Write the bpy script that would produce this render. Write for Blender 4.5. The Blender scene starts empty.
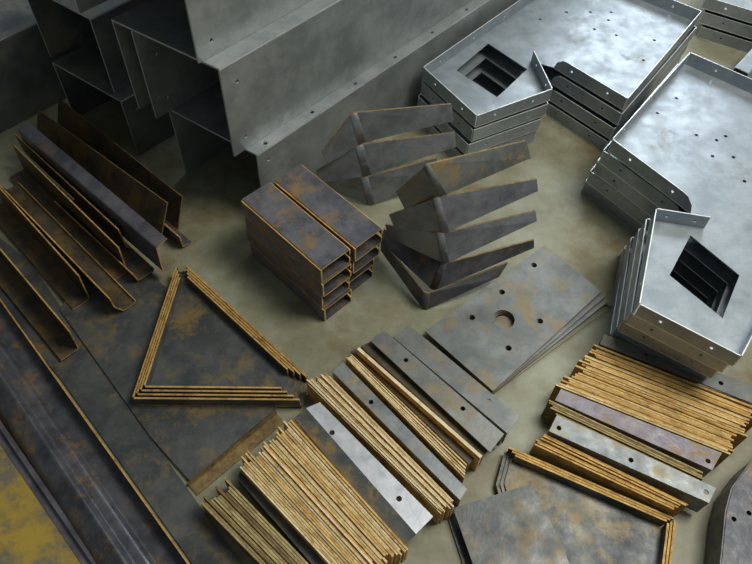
import bpy, bmesh, math, random
from mathutils import Vector, Matrix
from mathutils.geometry import tessellate_polygon
random.seed(7)
S = bpy.context.scene
COL = S.collection
# ------------------------------------------------------------------ camera
CAM_H = 1.7
TH = math.radians(36); RO = math.radians(3); FPX = 700.0; CX, CY = 376.0, 282.0
cd = bpy.data.cameras.new('camera'); cam = bpy.data.objects.new('camera', cd); COL.objects.link(cam)
cd.sensor_width = 36; cd.lens = FPX/752*36; cd.clip_start = .02
cam.matrix_world = Matrix.Translation((0, 0, CAM_H)) @ Matrix.Rotation(TH, 4, 'X') @ Matrix.Rotation(RO, 4, 'Z')
S.camera = cam
# ------------------------------------------------------------------ world and lights
w = bpy.data.worlds.new('world'); S.world = w; w.use_nodes = True
wn = w.node_tree.nodes; wl = w.node_tree.links
bg = wn['Background']; bg.inputs['Strength'].default_value = 0.48
tc = wn.new('ShaderNodeTexCoord'); sp = wn.new('ShaderNodeSeparateXYZ'); rmp = wn.new('ShaderNodeValToRGB')
mx = wn.new('ShaderNodeMath'); mx.operation = 'MULTIPLY_ADD'; mx.inputs[1].default_value = .5; mx.inputs[2].default_value = .5
wl.new(tc.outputs['Generated'], sp.inputs[0]); wl.new(sp.outputs['X'], mx.inputs[0]); wl.new(mx.outputs[0], rmp.inputs[0])
rmp.color_ramp.elements[0].color = (.10, .12, .13, 1); rmp.color_ramp.elements[0].position = .15
rmp.color_ramp.elements[1].color = (.36, .38, .36, 1); rmp.color_ramp.elements[1].position = .9
wl.new(rmp.outputs[0], bg.inputs['Color'])
def area(name, loc, target, sx, sy, power, col):
    l = bpy.data.lights.new(name, 'AREA'); l.shape = 'RECTANGLE'; l.size = sx; l.size_y = sy; l.energy = power; l.color = col
    o = bpy.data.objects.new(name, l); COL.objects.link(o); o.location = loc
    o.rotation_euler = (Vector(target)-Vector(loc)).to_track_quat('-Z', 'Y').to_euler(); return o
area('window_light', (1.9, 6.3, 3.6), (.7, 1.8, 0), 3.4, 2.2, 145, (.86, .95, 1.0))
area('hall_lamp', (1.55, 1.25, 3.2), (.2, 1.3, 0), 1.3, 1.3, 72, (1.0, .97, .86))
S.view_settings.view_transform = 'Standard'; S.view_settings.look = 'None'
S.view_settings.exposure = 0.15; S.view_settings.gamma = 1; S.view_settings.use_curve_mapping = False

# ------------------------------------------------------------------ helpers
def at(px, py, z=0.0):
    x = (px-CX)/FPX; y = -(py-CY)/FPX
    c, s = math.cos(RO), math.sin(RO); x, y = c*x-s*y, s*x+c*y
    d = (x, y*math.cos(TH)+math.sin(TH), y*math.sin(TH)-math.cos(TH))
    t = (z-CAM_H)/d[2]
    return Vector((d[0]*t, d[1]*t, z))

def newmat(name): 
    m = bpy.data.materials.new(name); m.use_nodes = True
    return m, m.node_tree.nodes, m.node_tree.links, m.node_tree.nodes['Principled BSDF']
def ramp(n, stops):
    r = n.new('ShaderNodeValToRGB'); e = r.color_ramp.elements
    e[0].position, e[0].color = stops[0][0], (*stops[0][1], 1)
    e[1].position, e[1].color = stops[1][0], (*stops[1][1], 1)
    for p, c in stops[2:]:
        k = e.new(p); k.color = (*c, 1)
    return r
def noise(n, l, scale, detail=6, rough=.6, stretch=None, rnd=True):
    t = n.new('ShaderNodeTexCoord'); m = n.new('ShaderNodeMapping')
    if stretch: m.inputs['Scale'].default_value = stretch
    if rnd:
        oi = n.new('ShaderNodeObjectInfo'); v = n.new('ShaderNodeVectorMath'); v.operation = 'SCALE'
        v.inputs[0].default_value = (17, 11, 5); l.new(oi.outputs['Random'], v.inputs['Scale']); l.new(v.outputs[0], m.inputs['Location'])
    l.new(t.outputs['Object'], m.inputs[0])
    x = n.new('ShaderNodeTexNoise'); x.inputs['Scale'].default_value = scale; x.inputs['Detail'].default_value = detail
    x.inputs['Roughness'].default_value = rough; l.new(m.outputs[0], x.inputs['Vector']); return x
def steel(name, base, alt, rust, rust_amt, metal=.5, rough=.42, scale=9, bump=.05, rust_scale=6):
    """plain steel: two tones of scale, with rust blotches where a second noise is high"""
    m, n, l, b = newmat(name)
    a = noise(n, l, scale, 10, .72); r1 = ramp(n, [(.40, base), (.60, alt)]); l.new(a.outputs[0], r1.inputs[0])
    c = noise(n, l, rust_scale, 12, .8); r2 = ramp(n, [(max(0, .60-rust_amt*.36), (0, 0, 0)), (min(1, .70-rust_amt*.32), (1, 1, 1))]); l.new(c.outputs[0], r2.inputs[0])
    mix = n.new('ShaderNodeMix'); mix.data_type = 'RGBA'; l.new(r2.outputs[0], mix.inputs[0]); l.new(r1.outputs[0], mix.inputs[6])
    mix.inputs[7].default_value = (*rust, 1); l.new(mix.outputs[2], b.inputs['Base Color'])
    mm = n.new('ShaderNodeMath'); mm.operation = 'MULTIPLY_ADD'; mm.inputs[1].default_value = -metal; mm.inputs[2].default_value = metal
    l.new(r2.outputs[0], mm.inputs[0]); l.new(mm.outputs[0], b.inputs['Metallic'])
    f = noise(n, l, scale*2.3, 5); rr = n.new('ShaderNodeMapRange'); rr.inputs[1].default_value = .3; rr.inputs[2].default_value = .7
    rr.inputs[3].default_value = rough-.08; rr.inputs[4].default_value = rough+.14; l.new(f.outputs[0], rr.inputs[0]); l.new(rr.outputs[0], b.inputs['Roughness'])
    if bump:
        g = noise(n, l, 60, 4); bp = n.new('ShaderNodeBump'); bp.inputs['Strength'].default_value = bump; bp.inputs['Distance'].default_value = .01
        l.new(g.outputs[0], bp.inputs['Height']); l.new(bp.outputs[0], b.inputs['Normal'])
    return m
GALV = steel('galvanised_steel', (.27, .30, .31), (.40, .43, .44), (.24, .24, .20), .05, .55, .42, 7, .03)
GALV_TRAY = steel('galvanised_tray_steel', (.27, .31, .35), (.38, .425, .47), (.24, .26, .275), .12, .45, .38, 9, .03)
GALV_DARK = steel('dull_galvanised_steel', (.17, .185, .20), (.27, .29, .29), (.17, .15, .10), .25, .7, .45, 6, .03)
GEDGE = steel('bright_cut_edge', (.62, .65, .66), (.80, .83, .84), (.5, .5, .45), 0, .4, .4, 20, 0)
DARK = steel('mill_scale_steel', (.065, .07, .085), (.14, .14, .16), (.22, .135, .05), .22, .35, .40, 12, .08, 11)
PURP = steel('bluish_mill_scale_steel', (.115, .115, .145), (.22, .215, .25), (.23, .145, .07), .18, .4, .32, 10, .05, 9)
BROWN = steel('brown_rusted_steel', (.05, .045, .035), (.10, .085, .06), (.15, .095, .03), .38, .2, .5, 12, .1, 10)
PLATE = steel('grey_mill_plate', (.14, .155, .16), (.23, .245, .24), (.27, .20, .09), .24, .3, .40, 10, .06, 9)
DPLATE = steel('dark_plate', (.06, .07, .075), (.12, .125, .125), (.19, .135, .055), .26, .3, .42, 9, .08, 8)
VIOL = steel('violet_rusty_steel', (.14, .13, .17), (.25, .23, .27), (.30, .19, .07), .3, .3, .4, 12, .08, 14)
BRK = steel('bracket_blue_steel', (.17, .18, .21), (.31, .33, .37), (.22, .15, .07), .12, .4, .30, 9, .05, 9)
STAIN = steel('ochre_stained_plate', (.045, .055, .065), (.16, .17, .16), (.27, .195, .07), .32, .25, .42, 7, .08, 9)
BLUE = steel('blue_grey_flat_steel', (.16, .185, .205), (.26, .285, .295), (.38, .29, .13), .22, .35, .38, 14, .05, 16)
PALE = steel('highlit_leg_steel', (.50, .52, .58), (.66, .68, .74), (.42, .37, .30), .06, .45, .34, 10, .03)  # white highlight on the tent bar's upper leg, put into the base colour
RUST = steel('orange_rust_edge', (.44, .25, .06), (.62, .38, .12), (.24, .13, .04), .28, 0, .75, 30, .2, 25)
OCHRE = steel('ochre_rust_edge', (.56, .41, .17), (.80, .64, .32), (.44, .25, .09), .30, 0, .75, 26, .2, 18)
PALEO = steel('pale_ochre_edge', (.72, .60, .36), (.90, .80, .56), (.50, .34, .14), .24, 0, .75, 26, .2, 18)
GOLD = steel('golden_rust_edge', (.58, .34, .09), (.84, .54, .17), (.38, .20, .06), .30, 0, .75, 26, .2, 18)
OLIVE = steel('olive_rust_edge', (.33, .26, .11), (.52, .42, .19), (.24, .16, .06), .30, 0, .8, 26, .2, 18)
DULL = steel('dull_rust_edge', (.17, .115, .045), (.28, .19, .07), (.12, .075, .03), .3, 0, .75, 30, .2, 25)
YELLOW = steel('yellow_rust_powder_plate', (.12, .12, .10), (.20, .18, .12), (.42, .29, .05), .5, 0, .85, 9, .15, 5)

class Thing:
    """collects parts whose vertices are given in world metres; the root sits at the base of the thing"""
    def __init__(s, name, label, cat, group=None, kind=None, single=False):
        s.name, s.label, s.cat, s.group, s.kind, s.single = name, label, cat, group, kind, single
        s.parts = []
    def part(s, name, bm, mats, label=None, sub=None):
        s.parts.append((name, bm, mats, label, sub)); return len(s.parts)-1
    def done(s):
        vs = [v.co for p in s.parts for v in p[1].verts]
        loc = Vector((sum(v.x for v in vs)/len(vs), sum(v.y for v in vs)/len(vs), min(v.z for v in vs)))
        if s.single:
            root = None
        else:
            root = bpy.data.objects.new(s.name, None); root.empty_display_size = .05; COL.objects.link(root); root.location = loc
        objs = []
        for (name, bm, mats, label, sub) in s.parts:
            for v in bm.verts: v.co -= loc
            bmesh.ops.recalc_face_normals(bm, faces=bm.faces)
            me = bpy.data.meshes.new(name); bm.to_mesh(me); bm.free()
            for m in (mats if isinstance(mats, (list, tuple)) else [mats]): me.materials.append(m)
            o = bpy.data.objects.new(s.name if s.single else name, me); COL.objects.link(o)
            if s.single: o.location = loc; root = o
            else:
                o.parent = root if sub is None else objs[sub]
                if label: o['label'] = label
            objs.append(o)
        if s.kind != 'structure':
            root['label'] = s.label; root['category'] = s.cat
        if s.group: root['group'] = s.group
        if s.kind: root['kind'] = s.kind
        return root

def circ(c, r, n=12):
    return [Vector((c[0]+r*math.cos(2*math.pi*i/n), c[1]+r*math.sin(2*math.pi*i/n))) for i in range(n)]
def prism(bm, outer, holes, fn, edge=1, hole_edge=None):
    """slab: outer and holes in 2D; fn(u, v, k) gives the 3D point of face k (0 near, 1 far)"""
    loops = [[Vector((p[0], p[1], 0)) for p in outer]] + [[Vector((p[0], p[1], 0)) for p in h] for h in holes]
    flat = [p for lp in loops for p in lp]
    tris = tessellate_polygon(loops)
    A = [bm.verts.new(fn(p.x, p.y, 0)) for p in flat]; B = [bm.verts.new(fn(p.x, p.y, 1)) for p in flat]
    for t in tris:
        for L in (A, B):
            try: bm.faces.new([L[i] for i in t])
            except ValueError: pass
    k = 0
    for li, lp in enumerate(loops):
        n = len(lp)
        for i in range(n):
            a, b = k+i, k+(i+1) % n
            f = bm.faces.new((A[a], A[b], B[b], B[a])); f.material_index = edge if li == 0 else (edge if hole_edge is None else hole_edge)
        k += n
def hslab(bm, pts, z, t, holes=(), edge=1):
    """horizontal slab, top at z"""
    prism(bm, pts, holes, lambda u, v, k: Vector((u, v, z-t*k)), edge)
def vslab(bm, a, b, z0, z1, t, side=1, holes=(), edge=1, poly=None, lean=0.0):
    """upright slab along a->b; side +1 thickens to the left of a->b; holes and poly in (along, up)"""
    a = Vector((a[0], a[1])); b = Vector((b[0], b[1])); d = (b-a); L = d.length; d /= L; n = Vector((-d.y, d.x))*side
    if poly is None: poly = [(0, 0), (L, 0), (L, z1-z0), (0, z1-z0)]
    def fn(u, v, k):
        p = a+d*u+n*(t*k+lean*v); return Vector((p.x, p.y, z0+v))
    prism(bm, poly, holes, fn, edge)
def rounded(pts, r, n=3):
    out = [Vector(pts[0])]
    for i in range(1, len(pts)-1):
        p = Vector(pts[i]); a = (Vector(pts[i-1])-p); b = (Vector(pts[i+1])-p)
        ra = min(r, a.length*.45, b.length*.45); A = p+a.normalized()*ra; B = p+b.normalized()*ra
        for k in range(n+1):
            t = k/n; out.append(A*(1-t)**2+p*2*t*(1-t)+B*t*t)
    out.append(Vector(pts[-1])); return out
def offset(pts, t):
    out = []
    for i, p in enumerate(pts):
        d1 = (p-pts[i-1]).normalized() if i > 0 else None
        d2 = (pts[i+1]-p).normalized() if i < len(pts)-1 else None
        if d1 is None: d1 = d2
        if d2 is None: d2 = d1
        n = Vector((-(d1+d2).y, (d1+d2).x)).normalized()
        c = max(.4, n.dot(Vector((-d1.y, d1.x)))); out.append(p+n*t/c)
    return out
def sweep(bm, prof, t, p0, p1, r=.006, cut0=0, cut1=0):
    """folded sheet: profile in (left of p0->p1, height) swept from p0 to p1 (world, z of p0/p1 added)"""
    pr = rounded([Vector(p) for p in prof], r) if r > 0 else [Vector(p) for p in prof]
    of = offset(pr, t)
    p0, p1 = Vector(p0), Vector(p1); d = (p1-p0); d.z = 0; d.normalize(); rt = Vector((-d.y, d.x, 0))
    rows = []
    for e, cut in ((p0, cut0), (p1, cut1)):
        rows.append([[bm.verts.new(e+rt*q.x+Vector((0, 0, q.y))+d*cut*q.x) for q in L] for L in (pr, of)])
    n = len(pr)
    for i in range(n-1):
        for s in (0, 1):
            f = bm.faces.new((rows[0][s][i], rows[0][s][i+1], rows[1][s][i+1], rows[1][s][i])); f.smooth = False
        for e in (0, 1):
            f = bm.faces.new((rows[e][0][i], rows[e][0][i+1], rows[e][1][i+1], rows[e][1][i])); f.material_index = 1
    for i in (0, n-1):
        f = bm.faces.new((rows[0][0][i], rows[0][1][i], rows[1][1][i], rows[1][0][i])); f.material_index = 1
def ribbon(bm, top, bot, t, cap=True):
    """upright bent sheet through matching top and bottom points, with thickness t"""
    P = [Vector((p.x, p.y)) for p in top]; Q = [Vector((p.x, p.y)) for p in bot]
    oP, oQ = offset(P, t), offset(Q, t)
    T0 = [bm.verts.new(p) for p in top]; B0 = [bm.verts.new(p) for p in bot]
    T1 = [bm.verts.new((o.x, o.y, p.z)) for o, p in zip(oP, top)]; B1 = [bm.verts.new((o.x, o.y, p.z)) for o, p in zip(oQ, bot)]
    n = len(top)
    for i in range(n-1):
        bm.faces.new((T0[i], T0[i+1], B0[i+1], B0[i])).smooth = n > 3
        bm.faces.new((T1[i], T1[i+1], B1[i+1], B1[i])).smooth = n > 3
        bm.faces.new((T0[i], T0[i+1], T1[i+1], T1[i])).material_index = 1
        bm.faces.new((B0[i], B0[i+1], B1[i+1], B1[i])).material_index = 1
    for i in (0, n-1): bm.faces.new((T0[i], T1[i], B1[i], B0[i])).material_index = 1
def xy(v): return Vector((v.x, v.y))
NB = bmesh.new

# ------------------------------------------------------------------ floor
m, n, l, b = newmat('stained_concrete')
a = noise(n, l, 3.2, 12, .72, rnd=False); r1 = ramp(n, [(.36, (.18, .175, .105)), (.50, (.275, .275, .19)), (.64, (.36, .37, .29))]); l.new(a.outputs[0], r1.inputs[0])
c = noise(n, l, 1.7, 12, .75, rnd=False); r2 = ramp(n, [(.50, (0, 0, 0)), (.66, (1, 1, 1))]); l.new(c.outputs[0], r2.inputs[0])
mix = n.new('ShaderNodeMix'); mix.data_type = 'RGBA'; l.new(r2.outputs[0], mix.inputs[0]); l.new(r1.outputs[0], mix.inputs[6]); mix.inputs[7].default_value = (.165, .122, .055, 1)
l.new(mix.outputs[2], b.inputs['Base Color']); b.inputs['Roughness'].default_value = .48
bm = NB(); bmesh.ops.create_grid(bm, x_segments=1, y_segments=1, size=6)
t = Thing('floor', None, None, kind='structure', single=True); t.part('floor', bm, m); t.done()

# ------------------------------------------------------------------ big galvanised channels (inverted U, open below)
A_DIR = Vector((math.cos(math.radians(50)), math.sin(math.radians(50))))
def channel(label, tl, tr, z0, z1, length, mat, wall_holes=(), top_holes=(), tl_out=0.0, inner=None, dirn=A_DIR):
    """tl, tr: left and right end corners of the top; open ends; the two walls hang from the top plate"""
    T = Thing('steel_channel', label, 'steel channel', 'stacked open galvanised channels')
    tl, tr = xy(tl), xy(tr); th = .006; d = dirn
    far = [tr+d*length, tl+d*length]
    hs = []
    nrm = Vector((-d.y, d.x))
    for (u, v) in top_holes:
        c = tr+d*u+nrm*v; hs.append(circ(c, .007))
    bm = NB(); hslab(bm, [tl, tr, far[0], far[1]], z1, th, hs); T.part('top_plate', bm, [mat, GEDGE])
    zt = z1-th
    bm = NB(); vslab(bm, tr, far[0], z0, zt, th, 1, [circ((u, zt-z0-v), .006) for u, v in wall_holes]); T.part('side_wall', bm, [mat, GEDGE])
    bm = NB(); vslab(bm, tl, far[1], z0, zt, th, -1, [circ((u, zt-z0-v), .006) for u, v in wall_holes]); T.part('side_wall', bm, [mat, GEDGE])
    if inner is not None:
        a = xy(inner); bm = NB(); vslab(bm, a, a+d*length, z0, zt, th, -1, [circ((.05, .05), .006), circ((.05, .2), .006)]); T.part('inner_wall', bm, [mat, GEDGE])
    return T.done()
Z3, Z2, Z1 = .278, .580, .880
th_ = [(.05+.19*k, .02) for k in range(9)]
channel('lowest channel of the tall galvanised stack, resting on the floor beside the short rusty channels', at(168, 108, Z3), at(257, 155, Z3), 0, Z3, 2.4, GALV,
        [(.04, .04)], th_)
channel('middle galvanised channel of the tall stack, wide holed side wall facing us', at(111, 19, Z2), at(219, 69, Z2), Z3+.001, Z2, 2.3, GALV,
        [(.05, .06), (.05, .25)], [], inner=at(130, 29, Z2))
channel('topmost galvanised channel of the tall stack, cut by the upper edge of the photo', at(79, 13, Z2)-A_DIR.to_3d()*0, at(199, 64, Z2), Z2+.001, Z1, 2.1, GALV,
        [(.05, .25)], [])
channel('dull galvanised channel on the floor left of the tall stack, brownish top plate', at(52, 62, .235), at(121, 101, .235), 0, .235, 1.9, GALV_DARK,
        [(.04, .05)], [])
channel('dull galvanised channel standing on another one, left of the tall stack', at(50, 56, .236)+Vector((0, 0, 0)), at(115, 93, .236), .236, .5, 1.9, GALV_DARK, [(.2, .1)], [])
c7 = at(-6, 42, .31)-A_DIR.to_3d()*.7
channel('darkest channel at the upper left corner behind the rusty profiles', c7+Vector((-.46, .386, 0)), c7, 0, .31, 2.3, GALV_DARK, [], [])

# ------------------------------------------------------------------ rusty plates and long profiles lying on the floor, lower left
def plate(name, label, cat, pts, z, th, mats, holes=(), group=None, hr=.008):
    T = Thing(name, label, cat, group, single=True); bm = NB()
    P = [xy(at(x, y, z)) for x, y in pts]
    H = [circ(xy(at(h[0], h[1], z)), h[2] if len(h) > 2 else hr, 16) for h in holes]
    hslab(bm, P, z, th, H); T.part(name, bm, mats); return T.done()
plate('steel_sheet', 'rusty sheet covered in yellow rust powder at the lower left corner', 'steel sheet',
      [(-60, 330), (4, 415), (52, 490), (104, 570), (120, 640), (-60, 640)], .004, .003, [YELLOW, OLIVE])
plate('steel_sheet', 'long narrow dark sheet lying right of the long folded profile', 'steel sheet',
      [(-40, 205), (30, 262), (150, 436), (240, 562), (300, 650), (240, 650), (190, 560), (60, 378), (-40, 262)], .005, .004, [DPLATE, DULL])
plate('steel_sheet', 'large dark rust-stained sheet under the stack of triangular trays', 'steel sheet',
      [(86, 262), (140, 262), (283, 402), (190, 481), (150, 436), (60, 310)], .011, .005, [DPLATE, DULL])
def profile_thing(name, label, cat, p0, p1, z, prof, t, mats, r=.006, group=None, cut1=0, cut0=0):
    """one folded bar; name of its folds as parts"""
    T = Thing(name, label, cat, group, single=True); bm = NB()
    a, b = at(*p0, z), at(*p1, z); a.z = b.z = 0
    sweep(bm, prof, t, a, b, r, cut0, cut1); T.part(name, bm, mats); return T.done()
# long folded profile: lip on the right with an orange edge
profile_thing('folded_profile', 'long dark folded profile with an orange edge running across the lower left', 'steel profile',
              (-40, 242), (214, 598), .055, [(-.160, .006), (-.146, .03), (-.105, .052), (-.095, .03), (-.07, .03), (-.06, .012), (0, .012), (.0, .055)], .004, [DARK, RUST])
profile_thing('flat_bar', 'narrow dark bar with an orange edge beside the yellow rusted sheet', 'steel bar',
              (-40, 362), (128, 606), .02, [(0, .02), (-.012, .02), (-.012, .006), (-.03, .006)], .003, [PURP, RUST], .002)

profile_thing('flat_bar', 'brown rusty bar lying along the edge of the large dark sheet', 'steel bar', (188, 484), (276, 412), .012, [(.0, .0165), (-.004, .004), (-.034, .003)], .003, [DULL, BROWN], .002)
# ------------------------------------------------------------------ rusty Z profiles, left
ZG = 'rusty folded profiles lying side by side'
def zb(label, p0, p1, z, prof, mats=None, cut1=0, cut0=0):
    profile_thing('folded_profile', label, 'steel profile', p0, p1, z, prof, .004, mats or [BROWN, DULL], .006, ZG, cut1, cut0)
zb('rearmost rusty profile of the left group, next to the grey channels', (58, 98), (182, 197), .125, [(0, .125), (-.045, .012), (-.05, .012)])
zb('rusty profile with a broad brown face behind the lilac one', (38, 110), (167, 203), .135, [(0, .135), (-.06, .014), (-.075, .012)])
zb('low dark bar with a turned-out foot, its end sticking out behind the lilac profile', (90, 160), (181, 239), .05, [(-.004, .06), (-.002, .012), (.03, .004)], [DARK, RUST])
zb('rusty profile whose upper flange catches lilac light', (24, 126), (162, 243), .165, [(.018, .170), (-.022, .162), (-.026, .055), (-.005, .048)], [PURP, RUST])  # lilac light on the flange is painted in through the bluish steel colour
zb('dark profile with an orange edge just in front of the lilac one', (14, 134), (118, 230), .125, [(0, .125), (.003, .04), (.012, .03)], [BROWN, RUST])
zb('rusty profile with a wide web in the middle of the left group', (12, 144), (118, 248), .125, [(0, .125), (-.004, .0165), (-.055, .0165)], [BROWN, RUST])
zb('low profile between the lilac one and the triangular trays', (60, 208), (138, 281), .022, [(-.008, .06), (0, .0215), (.055, .0165), (.06, .026)], [DARK, RUST])
zb('thin upright profile with a foot turned to the right, left group', (-10, 176), (109, 299), .1, [(0, .1), (.002, .055), (.022, .0165), (.06, .0165), (.066, .025)], [BROWN, RUST])
zb('profile with a broad brown face left of the thin upright one', (-10, 178), (78, 276), .125, [(0, .125), (-.003, .0165), (-.055, .0165)], [BROWN, RUST])
zb('front profile of the left group, next to the long folded profile', (-30, 214), (69, 332), .10, [(0, .10), (-.003, .0165), (-.055, .0165)], [BROWN, RUST])

# ------------------------------------------------------------------ stack of short lipped channels
SG = 'short rusty channels stacked in two columns'
lay = ['topmost', 'second from the top', 'third from the top', 'lowest']
def short_channel(label, p_far, p_near, dz, s0, w, h, slide):
    T = Thing('short_channel', label, 'steel channel', SG)
    a, b = Vector(p_far), Vector(p_near); a.z = b.z = 0
    d = (b-a).normalized(); a += d*slide; b += d*slide
    t = .0045
    PU = PURP
    def P(prof, mats, name):
        bm = NB(); sweep(bm, [(s0+q[0], dz+q[1]) for q in prof], t, a, b, 0); T.part(name, bm, mats)
    P([(0, .001), (0, h)], [VIOL, GOLD], 'web')              # offset goes left of the profile direction
    P([(.0, h), (w, h)], [DARK, GOLD], 'flange')
    P([(w, .001), (.0, .001)], [DARK, GOLD], 'flange')
    P([(w, h-.0005), (w, h-.02)], [DARK, GOLD], 'lip')
    P([(w, .021), (w, .0015)], [DARK, GOLD], 'lip')
    return T.done()
H = .0595
for col in (0, 1):
    z = .242
    far, near = (at(242, 199, z), at(322, 269, z)) if col == 0 else (at(274, 181, z), at(355, 248, z))
    for k in range(4):
        sl = [0, .004, -.003, .006][k]-(.010*k if col else 0)
        side = 0 if col == 0 else [.004, .003, .001, -.0005][k]
        short_channel(['left-hand', 'right-hand'][col]+' column of the short channel stack, '+lay[k]+' channel', far, near, .001+(3-k)*.0605, side, .097 if col == 0 else .096, H-.0045, sl)

# ------------------------------------------------------------------ bent V brackets
def bracket(label, group, rt, rb, lt, lb, gt, gb, mats):
    """ridge top/bottom, left wing tip top/bottom, right wing tip top/bottom: each (px, py, z)"""
    T = Thing('bent_bracket', label, 'steel bracket', group)
    v = [at(*p) for p in (rt, rb, lt, lb, gt, gb)]
    v[3] = Vector((v[2].x, v[2].y, lb[2]))+(v[1]-v[0]).to_2d().to_3d()*.5
    RT, RB, LT, LB, GT, GB = v; R = .014
    def along(p, q, dist): return p+(q-p).normalized()*dist
    tops, bots = [], []
    for (c, l_, g_, out) in ((RT, LT, GT, tops), (RB, LB, GB, bots)):
        A, B = along(c, l_, R), along(c, g_, R)
        for k in range(7):
            s = k/6; out.append(A*(1-s)**2+c*2*s*(1-s)+B*s*s)
    th = .005
    bm = NB(); ribbon(bm, [LT, tops[0]], [LB, bots[0]], th); T.part('wing', bm, mats)
    bm = NB(); ribbon(bm, tops, bots, th); T.part('rounded_corner', bm, mats)
    bm = NB(); ribbon(bm, [tops[-1], GT], [bots[-1], GB], th); T.part('wing', bm, mats)
    return T.done()
b1 = 'bent brackets stacked in front of the square-holed tray'
b2 = 'bent brackets stacked beside the holed plates'
BM = [BRK, DULL]
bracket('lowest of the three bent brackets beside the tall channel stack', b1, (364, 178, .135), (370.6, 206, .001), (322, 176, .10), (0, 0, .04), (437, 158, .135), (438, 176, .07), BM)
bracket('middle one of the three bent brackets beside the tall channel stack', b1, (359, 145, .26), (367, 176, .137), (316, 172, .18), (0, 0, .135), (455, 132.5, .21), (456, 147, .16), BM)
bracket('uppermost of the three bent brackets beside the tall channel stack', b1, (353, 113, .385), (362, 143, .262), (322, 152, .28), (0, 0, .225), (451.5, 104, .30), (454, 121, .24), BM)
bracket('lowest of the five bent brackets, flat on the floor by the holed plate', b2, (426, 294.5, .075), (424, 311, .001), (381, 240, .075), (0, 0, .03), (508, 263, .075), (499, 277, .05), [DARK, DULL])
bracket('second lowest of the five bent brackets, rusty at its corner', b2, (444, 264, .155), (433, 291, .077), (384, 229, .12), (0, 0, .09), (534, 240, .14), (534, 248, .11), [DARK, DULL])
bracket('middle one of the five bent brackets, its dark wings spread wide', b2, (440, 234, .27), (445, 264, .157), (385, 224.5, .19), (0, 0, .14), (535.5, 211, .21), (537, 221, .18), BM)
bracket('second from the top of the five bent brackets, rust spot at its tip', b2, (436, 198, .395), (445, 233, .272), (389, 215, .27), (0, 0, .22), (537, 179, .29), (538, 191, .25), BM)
bracket('uppermost of the five bent brackets, with the brownish upper wing', b2, (426, 165, .52), (443, 196, .397), (396, 192, .39), (0, 0, .315), (526, 141, .38), (531, 158, .32), [PLATE, DULL])

# ------------------------------------------------------------------ galvanised gusset trays with upright flanges
def tray(label, group, outline, z0, fh, flanged, holes, sq=None, mats=None, rounded_end=None, T_rot=0, T_off=(0, 0), piv=None, name='gusset_tray', cat='steel tray', th=.003, fhole=True, lean=0.0, grow=0):
    T = Thing(name, label, cat, group); mats = mats or [GALV_TRAY, GEDGE]
    P = [Vector(p) for p in outline]; c = sum(P, Vector((0, 0)))/len(P) if piv is None else P[piv]
    ca, sa = math.cos(T_rot), math.sin(T_rot)
    def tr(p):
        q = Vector(p)-c; return Vector((q.x*ca-q.y*sa, q.x*sa+q.y*ca))+c+Vector(T_off)
    P = [tr(p) for p in P]; hs = []
    if sq: hs.append([tr(p) for p in sq])
    hs += [circ(tr(h), .006, 10) for h in holes]
    bm = NB(); hslab(bm, P, z0+th, th, hs); T.part('base_plate', bm, mats)
    area2 = sum(P[i].x*P[(i+1) % len(P)].y-P[(i+1) % len(P)].x*P[i].y for i in range(len(P)))
    side = 1 if area2 > 0 else -1
    for i in flanged:
        a, b = P[i], P[(i+1) % len(P)]; L = (b-a).length; d = (b-a)/L; e0, e1 = th*1.2, L-th*1.2
        hh = fh-th
        poly = [(e0, 0), (e1, 0), (e1, hh), (e0, hh)]
        if rounded_end and i in rounded_end:
            if rounded_end[i] == 1: poly = [(e0, 0), (e1, 0), (e1-.008, hh*.55), (e1-.03, hh*.95), (e1-.05, hh), (e0, hh)]
            else: poly = [(e0+.0, 0), (e1, 0), (e1, hh), (e0+.05, hh), (e0+.03, hh*.95), (e0+.008, hh*.55)]
        fhs = []
        if fhole:
            k = max(2, int(L/.17)); fhs = [circ((L*(j+.5)/k, hh*.5), .0045, 8) for j in range(k)]
        bm = NB(); vslab(bm, a, b, z0+th, z0+fh, th, side, fhs, poly=poly, lean=lean); T.part('flange', bm, mats)
    return T.done()
PT, FH = .0585, .049
zt = 4*PT-.03
zT = 3*PT+.0; ZTf = zT+FH
Tpx = [(423, 67), (477, 116), (553, 89), (534, 50), (556, 56), (628, 99), (702, 11)]
Tw = [xy(at(x, y, ZTf)) for x, y in Tpx]
u = (Tw[6]-Tw[5]).normalized(); Tw.append(Tw[6]+Vector((-u.y, u.x))*.42); Tw.append(Tw[0]+Vector((math.cos(math.radians(50)), math.sin(math.radians(50))))*.75)
zp = zT
Th = [xy(at(x, y, zp)) for x, y in ((566, 13), (590, 13), (611, 13), (608, 21), (594, 30), (616, 36), (654, 41), (643, 61), (540, 20))]
Tsq = [xy(at(x, y, zp)) for x, y in ((488, 44), (527, 70), (497, 98), (456, 71))]
T_l = ['top galvanised tray with the square hole, brightest one at the top of the photo', 'second galvanised tray of the upper stack, right under the brightest one',
       'third galvanised tray down in the upper stack', 'lowest galvanised tray of the upper stack, resting on the floor']
for k in range(4):
    off = [(0, 0), (-.002, -.006), (-.010, -.012), (-.016, -.012)][k]; rot = [0, -.010, -.012, -.014][k]
    tray(T_l[k], 'upper stack of galvanised gusset trays', Tw, (3-k)*PT+.0005, FH, [0, 1, 2, 4, 5, 6, 8], Th, Tsq, rounded_end={4: 0}, piv=2, T_rot=rot, T_off=off)
zR = 4*PT; ZRf = zR+FH
Rpx = [(742, 357), (639, 304), (656, 208), (712, 217), (698, 203), (612, 139), (690, 52)]
Rw = [xy(at(x, y, ZRf)) for x, y in Rpx]
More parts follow.
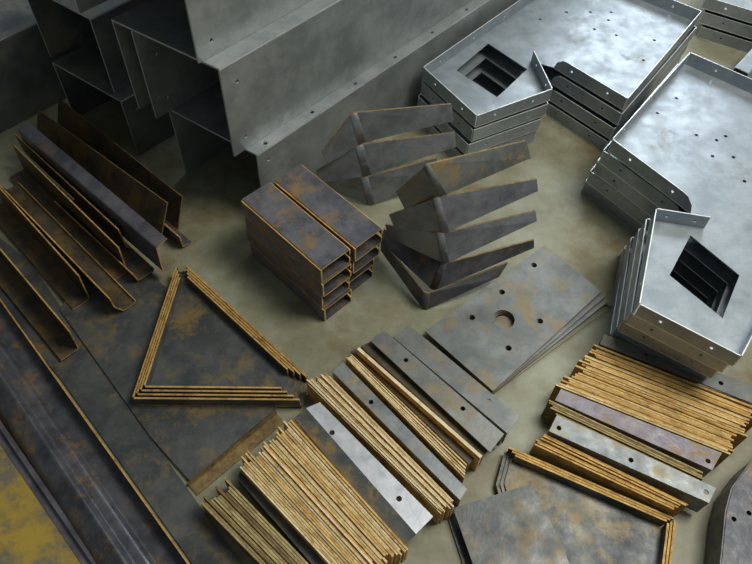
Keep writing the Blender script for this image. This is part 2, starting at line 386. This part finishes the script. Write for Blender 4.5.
u = (Rw[6]-Rw[5]).normalized(); Rw.append(Rw[6]+Vector((u.y, -u.x))*.62); Rw.append(Rw[0]+Vector((math.cos(math.radians(55)), math.sin(math.radians(55))))*.5)
Rh = [xy(at(x, y, zR)) for x, y in ((676, 99), (657, 114), (696, 136), (716, 141), (725, 137), (712, 157), (733, 158), (744, 182))]
Rsq = [xy(at(x, y, zR)) for x, y in ((690, 236), (739, 276), (722, 319), (669, 276))]
R_l = ['top galvanised tray of the right-hand stack, its square hole showing dark stripes', 'second galvanised tray of the right-hand stack, right under the holed top one',
       'middle galvanised tray of the right-hand stack', 'fourth galvanised tray down in the right-hand stack', 'lowest galvanised tray of the right-hand stack, on the floor']
for k in range(5):
    off = [(0, 0), (.000, .012), (.002, .026), (.004, .040), (.006, .054)][k]; rot = [0, .014, .016, .026, .026][k]
    tray(R_l[k], 'right-hand stack of galvanised gusset trays', Rw, (4-k)*PT+.0005, FH, [0, 1, 2, 4, 5, 6, 8], Rh, Rsq, rounded_end={4: 0}, piv=1, T_rot=rot, T_off=off)
# third stack, cut by the upper right corner
for k in range(3):
    z0 = (2-k)*PT+.0005
    F = at(702, 11, .117); F = xy(F)+Vector((-.0+.012*k, .02-.012*k)); d1 = (xy(at(756, 29, .18))-xy(at(704, 13, .18))).normalized(); d2 = Vector((-d1.y, d1.x))
    pts = [F, F+d1*.7, F+d1*.7+d2*.6, F+d2*.6]
    tray(['topmost', 'middle', 'lowest'][k]+' grey tray of the small stack at the upper right corner', 'trays cut by the upper right corner', pts, z0, FH, [0, 3], [], None, mats=[GALV, GEDGE])
# bright channel leaning in at the right edge
T = Thing('steel_channel', 'short bright channel at the right edge, between the two tray stacks', 'steel channel')
a_, b_ = at(742, 70, .10), at(768, 42, .10); a_.z = b_.z = 0
bm = NB(); sweep(bm, [(.035, .001), (.03, .10), (-.03, .10), (-.035, .001)], .003, a_, b_); T.single = True; T.part('steel_channel', bm, [GALV_TRAY, GEDGE]); T.done()
# dark tray at the lower right edge
T = Thing('steel_tray', 'dark violet-grey holed tray cut by the lower right edge of the photo', 'steel tray')
zt = .10
pts = [xy(at(x, y, zt)) for x, y in ((719, 640), (722, 563), (727, 511), (733, 488), (752, 462), (790, 430), (860, 430), (860, 640))]
hs = [circ(xy(at(x, y, zt)), .006) for x, y in ((734, 519), (749, 513))]
bm = NB(); hslab(bm, pts, zt, .003, hs); T.part('base_plate', bm, [DARK, DARK])
bm = NB()
for i in range(5): vslab(bm, pts[i], pts[i+1], .001, zt-.003, .003, 1)
T.part('flange', bm, [DARK, DARK]); T.done()

# ------------------------------------------------------------------ fan of plates with holes
HP = [(544.4, 245.3), (601.5, 291.5), (493, 391), (425, 331)]
def rot2(p, c, a): q = p-c; return Vector((q.x*math.cos(a)-q.y*math.sin(a), q.x*math.sin(a)+q.y*math.cos(a)))+c
zt = .030
P0 = [xy(at(x, y, zt)) for x, y in HP]
hh = [(504, 319, .031), (472, 317.5, .009), (540, 321, .009), (508.5, 348, .009), (502, 292, .009), (534, 265, .009)]
H0 = [(xy(at(x, y, zt)), r) for x, y, r in hh]
pl = ['top plate of the fanned pile, grey with one large round hole', 'second plate of the fanned pile, peeking out under the top one', 'third plate of the fanned pile', 'bottom plate of the fanned pile, lying on the floor']
for k in range(4):
    z = zt-k*.0075; a = [0, .035, .065, .10][k]; c = P0[2]*.9+P0[3]*.1
    T = Thing('holed_plate', pl[k], 'steel plate', 'fanned plates with a round hole', single=True); bm = NB()
    # the lower ones swing round the near corner
    hslab(bm, [rot2(p, c, -a) for p in P0], z, .005, [circ(rot2(h, c, -a*(.15)), r*(1-.04*k), 20) for h, r in H0] if k < 4 else [])
    T.part('holed_plate', bm, [PLATE, DULL]); T.done()

# ------------------------------------------------------------------ nested triangular trays
t0 = [xy(at(x, y, .04)) for x, y in ((132.5, 400.5), (302, 402), (309, 379), (186, 266), (177, 267))]
tl = ['innermost and topmost of the nested triangular trays, its dark plate in view', 'second of the nested triangular trays', 'third of the nested triangular trays', 'outermost of the nested triangular trays, lying on the dark sheet']
inc = (t0[0]*.49+t0[1]*.43+t0[3]*.44)/1.36                     # the incentre, so the rims stay evenly spaced
for k in range(4):
    j = 3-k                                                    # j = 0 is the outer, lowest one
    P = [inc+(p-inc)*(1-.058*j) for p in t0]
    tray(tl[k], 'nested triangular trays with rusty rims', P, .0115+.0056*j, .038, [0, 2, 4], [], None, mats=[DPLATE, RUST], name='triangular_tray', th=.005, fhole=False)

# ------------------------------------------------------------------ lower middle: flat sheets and a shallow rusty tray
plate('steel_sheet', 'dark grey sheet at the bottom edge, lying over the shallow rusty trays', 'steel sheet',
      [(453, 508), (530, 484), (560, 540), (600, 640), (500, 640)], .0375, .004, [DPLATE, DULL])
plate('steel_sheet', 'narrow sheet showing along the left side of the bottom-edge grey sheet', 'steel sheet',
      [(446, 512), (500, 505), (500, 640), (488, 640)], .006, .004, [DPLATE, DULL])
rt = [xy(at(x, y, .05)) for x, y in ((676, 519), (507, 446), (498, 480), (560, 700), (656, 690))]
for k in range(3):
    P = []
    for i, p in enumerate(rt):
        a, b = rt[i-1], rt[(i+1) % 5]; d1 = (p-a).normalized(); d2 = (b-p).normalized()
        n1, n2 = Vector((-d1.y, d1.x)), Vector((-d2.y, d2.x)); nn = (n1+n2).normalized(); c = max(.5, nn.dot(n1)); P.append(p+nn*(.009*k)/c)
    tray(['outer shallow rusty tray at the bottom edge, holding the inner one', 'middle shallow rusty tray at the bottom edge, between the outer and inner rims', 'inner shallow rusty tray at the bottom edge, ochre stains on its plate'][k], 'nested rusty trays at the bottom edge', P, .0165+.0055*k, .036, [0, 4], [], None,
         mats=[STAIN, GOLD], name='shallow_tray', th=.005, fhole=False)

# ------------------------------------------------------------------ bundles of strips standing on edge and angle bars
def lerp(a, b, t): return (a[0]+(b[0]-a[0])*t, a[1]+(b[1]-a[1])*t)
def strips(names, group, s0, s1, e0, e1, n, mats, z=.082, jit=.02, zj=.004, fill=.9):
    """n flat strips standing on edge between the line s0-e0 and the line s1-e1; names: first, inner ones, last"""
    fr = [(i+.5+random.uniform(-.05, .05))/n for i in range(n)]
    q0, q1 = at(*lerp(s0, e0, .5), z), at(*lerp(s1, e1, .5), z); dd = (at(*e0, z)-at(*s0, z)).normalized()
    pitch = min(abs((at(*s1, z)-at(*s0, z)).cross(dd).z), abs((at(*e1, z)-at(*e0, z)).cross(dd).z))/n
    for i, f in enumerate(fr):
        ps, pe = at(*lerp(s0, s1, f), z), at(*lerp(e0, e1, f), z)
        d = (pe-ps).normalized(); ps = ps+d*random.uniform(-jit, jit); pe = pe+d*random.uniform(-jit, jit)*.8
        nn = Vector((-d.y, d.x, 0)); sh = nn*random.uniform(-.03, .03)*pitch; pe = pe+sh; ps = ps-sh*.5
        zz = z+random.uniform(-zj, zj)
        lab = names if isinstance(names, str) else (names[0] if i == 0 else names[2] if i == n-1 else names[1])
        T = Thing('steel_strip', lab, 'steel strip', group if not (lab != names and i in (0, n-1)) else group, single=True); bm = NB()
        t = pitch*fill*random.uniform(.85, 1.0)
        vslab(bm, ps-nn*t*.5, pe-nn*t*.5, .001, zz, t, 1)
        T.part('steel_strip', bm, [mats[1], random.choices(mats, (4, 2, 3))[0]]); T.done()
def angle(label, s0, s1, e0, e1, z, mat, holes=(), leg=-1, drop=.07, edge=None, slope=0.0):
    """folded angle bar: flat upper leg between s0-e0 (left) and s1-e1 (right), other leg down on one side"""
    T = Thing('angle_bar', label, 'steel angle bar'); edge = edge or OLIVE
    q = [xy(at(*p, z)) for p in (s0, e0, e1, s1)]
    th = .004
    hs = []
    for (px, py) in holes: hs.append(circ(xy(at(px, py, z)), .0065))
    bm = NB(); prism(bm, q, hs, lambda u, v, k: Vector((u, v, z-th*k))); T.part('upper_leg', bm, [mat, edge])
    a, b = (q[0], q[1]) if leg < 0 else (q[3], q[2])
    bm = NB(); vslab(bm, a, b, max(.001, z-drop), z-th, th, 1 if leg < 0 else -1, lean=0); T.part('lower_leg', bm, [mat, edge])
    T.done()
B1 = 'front bundle'
MO = [OCHRE, GOLD, PALEO]; MG = [GOLD, RUST, OCHRE]; ML = [OLIVE, DULL, OLIVE]
strips(('lowest left olive strip on edge at the lower left end of the front bundle', 'thin olive-brown rusty strip inside the group at the lower left end of the front bundle', 'olive strip on edge against the dark flat bar, lower left end of the front bundle'), 'strips at the lower left end of the front bundle', (201, 504), (231, 482), (268, 572), (312, 566), 12, ML, z=.07)
angle('dark flat bar between the two leftmost groups of strips in the front bundle', (237, 478), (243, 466), (318, 571), (338, 567), .05, DPLATE, leg=-1, drop=.04)
strips(('ochre strip on edge against the dark flat bar, left side of the widest group', 'ochre rusty strip on edge inside the widest group of the front bundle', 'orange strip on edge next to the dark sloping leg of the tent-shaped bar'), 'strips in the widest group of the front bundle', (238, 466), (291, 419), (338, 574), (411, 552), 27, MO, jit=.016)
T = Thing('angle_bar', 'tent-shaped angle bar with a pale holed leg and a dark sloping leg', 'steel angle bar')
rS, rE = at(306, 408, .088), at(416, 534, .088); oS, oE = at(320, 403, .084), at(433, 517, .084)
hs = []
q = [xy(p) for p in (rS, rE, oE, oS)]
for (px, py) in ((332, 433), (399, 499)): hs.append(circ(xy(at(px, py, .086)), .007))
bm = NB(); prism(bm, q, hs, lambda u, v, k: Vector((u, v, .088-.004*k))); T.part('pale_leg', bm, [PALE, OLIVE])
lS, lE = at(294, 418, .064), at(402, 546, .064)
bm = NB(); d = (rE-rS)
vs = [[bm.verts.new(p) for p in L] for L in ([rS-Vector((0, 0, .0005)), rE-Vector((0, 0, .0005)), lE, lS], [rS-Vector((0, 0, .006)), rE-Vector((0, 0, .006)), lE-Vector((0, 0, .006)), lS-Vector((0, 0, .006))])]
bm.faces.new(vs[0]); bm.faces.new(vs[1])
for i in range(4): bm.faces.new((vs[0][i], vs[0][(i+1) % 4], vs[1][(i+1) % 4], vs[1][i])).material_index = 1
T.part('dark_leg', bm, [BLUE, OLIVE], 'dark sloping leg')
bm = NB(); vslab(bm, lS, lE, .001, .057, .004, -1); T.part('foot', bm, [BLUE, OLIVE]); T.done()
strips(('pale ochre strip on edge touching the pale leg of the tent-shaped bar', 'pale ochre rusty strip inside the group right of the tent-shaped angle bar', 'orange strip on edge touching the blue-grey stained flat bar'), 'strips right of the tent-shaped angle bar', (307, 383), (330, 375), (438, 511), (456, 502), 15, MO, jit=.012)
angle('blue-grey flat bar with rust stains and one hole in the middle of the front bundle', (333, 372), (343, 362), (460, 500), (467, 489), .080, BLUE, [(371, 402)], leg=-1)
strips('bright thin strip on edge between the stained flat bar and the dark bars', 'narrow group of strips behind the stained flat bar', (347, 359), (351, 353), (463, 478), (468, 464), 5, MO, z=.088, jit=.006)
angle('dark rusty bar sunk behind the narrow group of strips', (351, 351), (358, 348), (469, 464), (478, 456), .062, BROWN, leg=-1, drop=.05)
strips('sandy strip on edge between the two dark rusty bars of the front bundle', 'single sandy strip', (357, 350), (360, 347), (479, 458), (482, 455), 1, MO, z=.086, jit=.003)
angle('dark grey bar lying beside the holed grey flat bar', (361, 346), (372, 341), (483, 456), (490, 449), .068, BROWN, leg=-1, drop=.06)
angle('grey flat bar with two dark holes, second from the upper right of the front bundle', (370, 340), (384, 330), (490, 452), (504, 434), .088, PLATE, [(406, 360), (463, 408.5)], leg=1)
angle('dark grey flat bar ending the front bundle, beside the holed plate', (393, 337), (409, 325), (507, 433), (520, 417), .070, PLATE, [(489, 401)], leg=-1, drop=.065)

angle('grey holed flat bar at the far side of the right bundle, under the tray stack', (600, 344), (604, 334), (765, 408), (768, 390), .078, PLATE, [(646.5, 354), (721, 383)], leg=1)
strips(('golden strip on edge right behind the violet-grey flat bar of the right bundle', 'golden rusty strip on edge inside the broad group of the right bundle', 'golden strip on edge against the far grey holed bar of the right bundle'), 'strips in the broad group of the right bundle', (562, 388), (599, 345), (725, 453), (763, 409), 28, MG, jit=.02, zj=.004, fill=.95)
angle('violet-grey flat bar between two groups of strips in the right bundle', (555, 400), (561, 389), (712, 470), (722, 453), .086, VIOL, [(708, 461)], leg=-1, edge=RUST)
strips('brownish strip on edge between the two flat bars of the right bundle', 'strips between the flat bars of the right bundle', (556, 414), (556, 403), (702, 482), (704, 473), 5, ML, z=.08)
angle('light grey flat bar with three holes across the right bundle', (549, 431), (557, 415), (709, 503), (716, 488), .090, BLUE, [(559, 428), (631, 460), (706, 492)], leg=-1)
strips(('nearest golden strip of the right bundle, beside the shallow rusty tray', 'dull golden strip inside the group at the near side of the right bundle', 'golden strip touching the light grey holed bar of the right bundle, near side'), 'strips at the near side of the right bundle', (532, 444), (547, 434), (672, 509), (687, 503), 6, MG, z=.078, jit=.008)
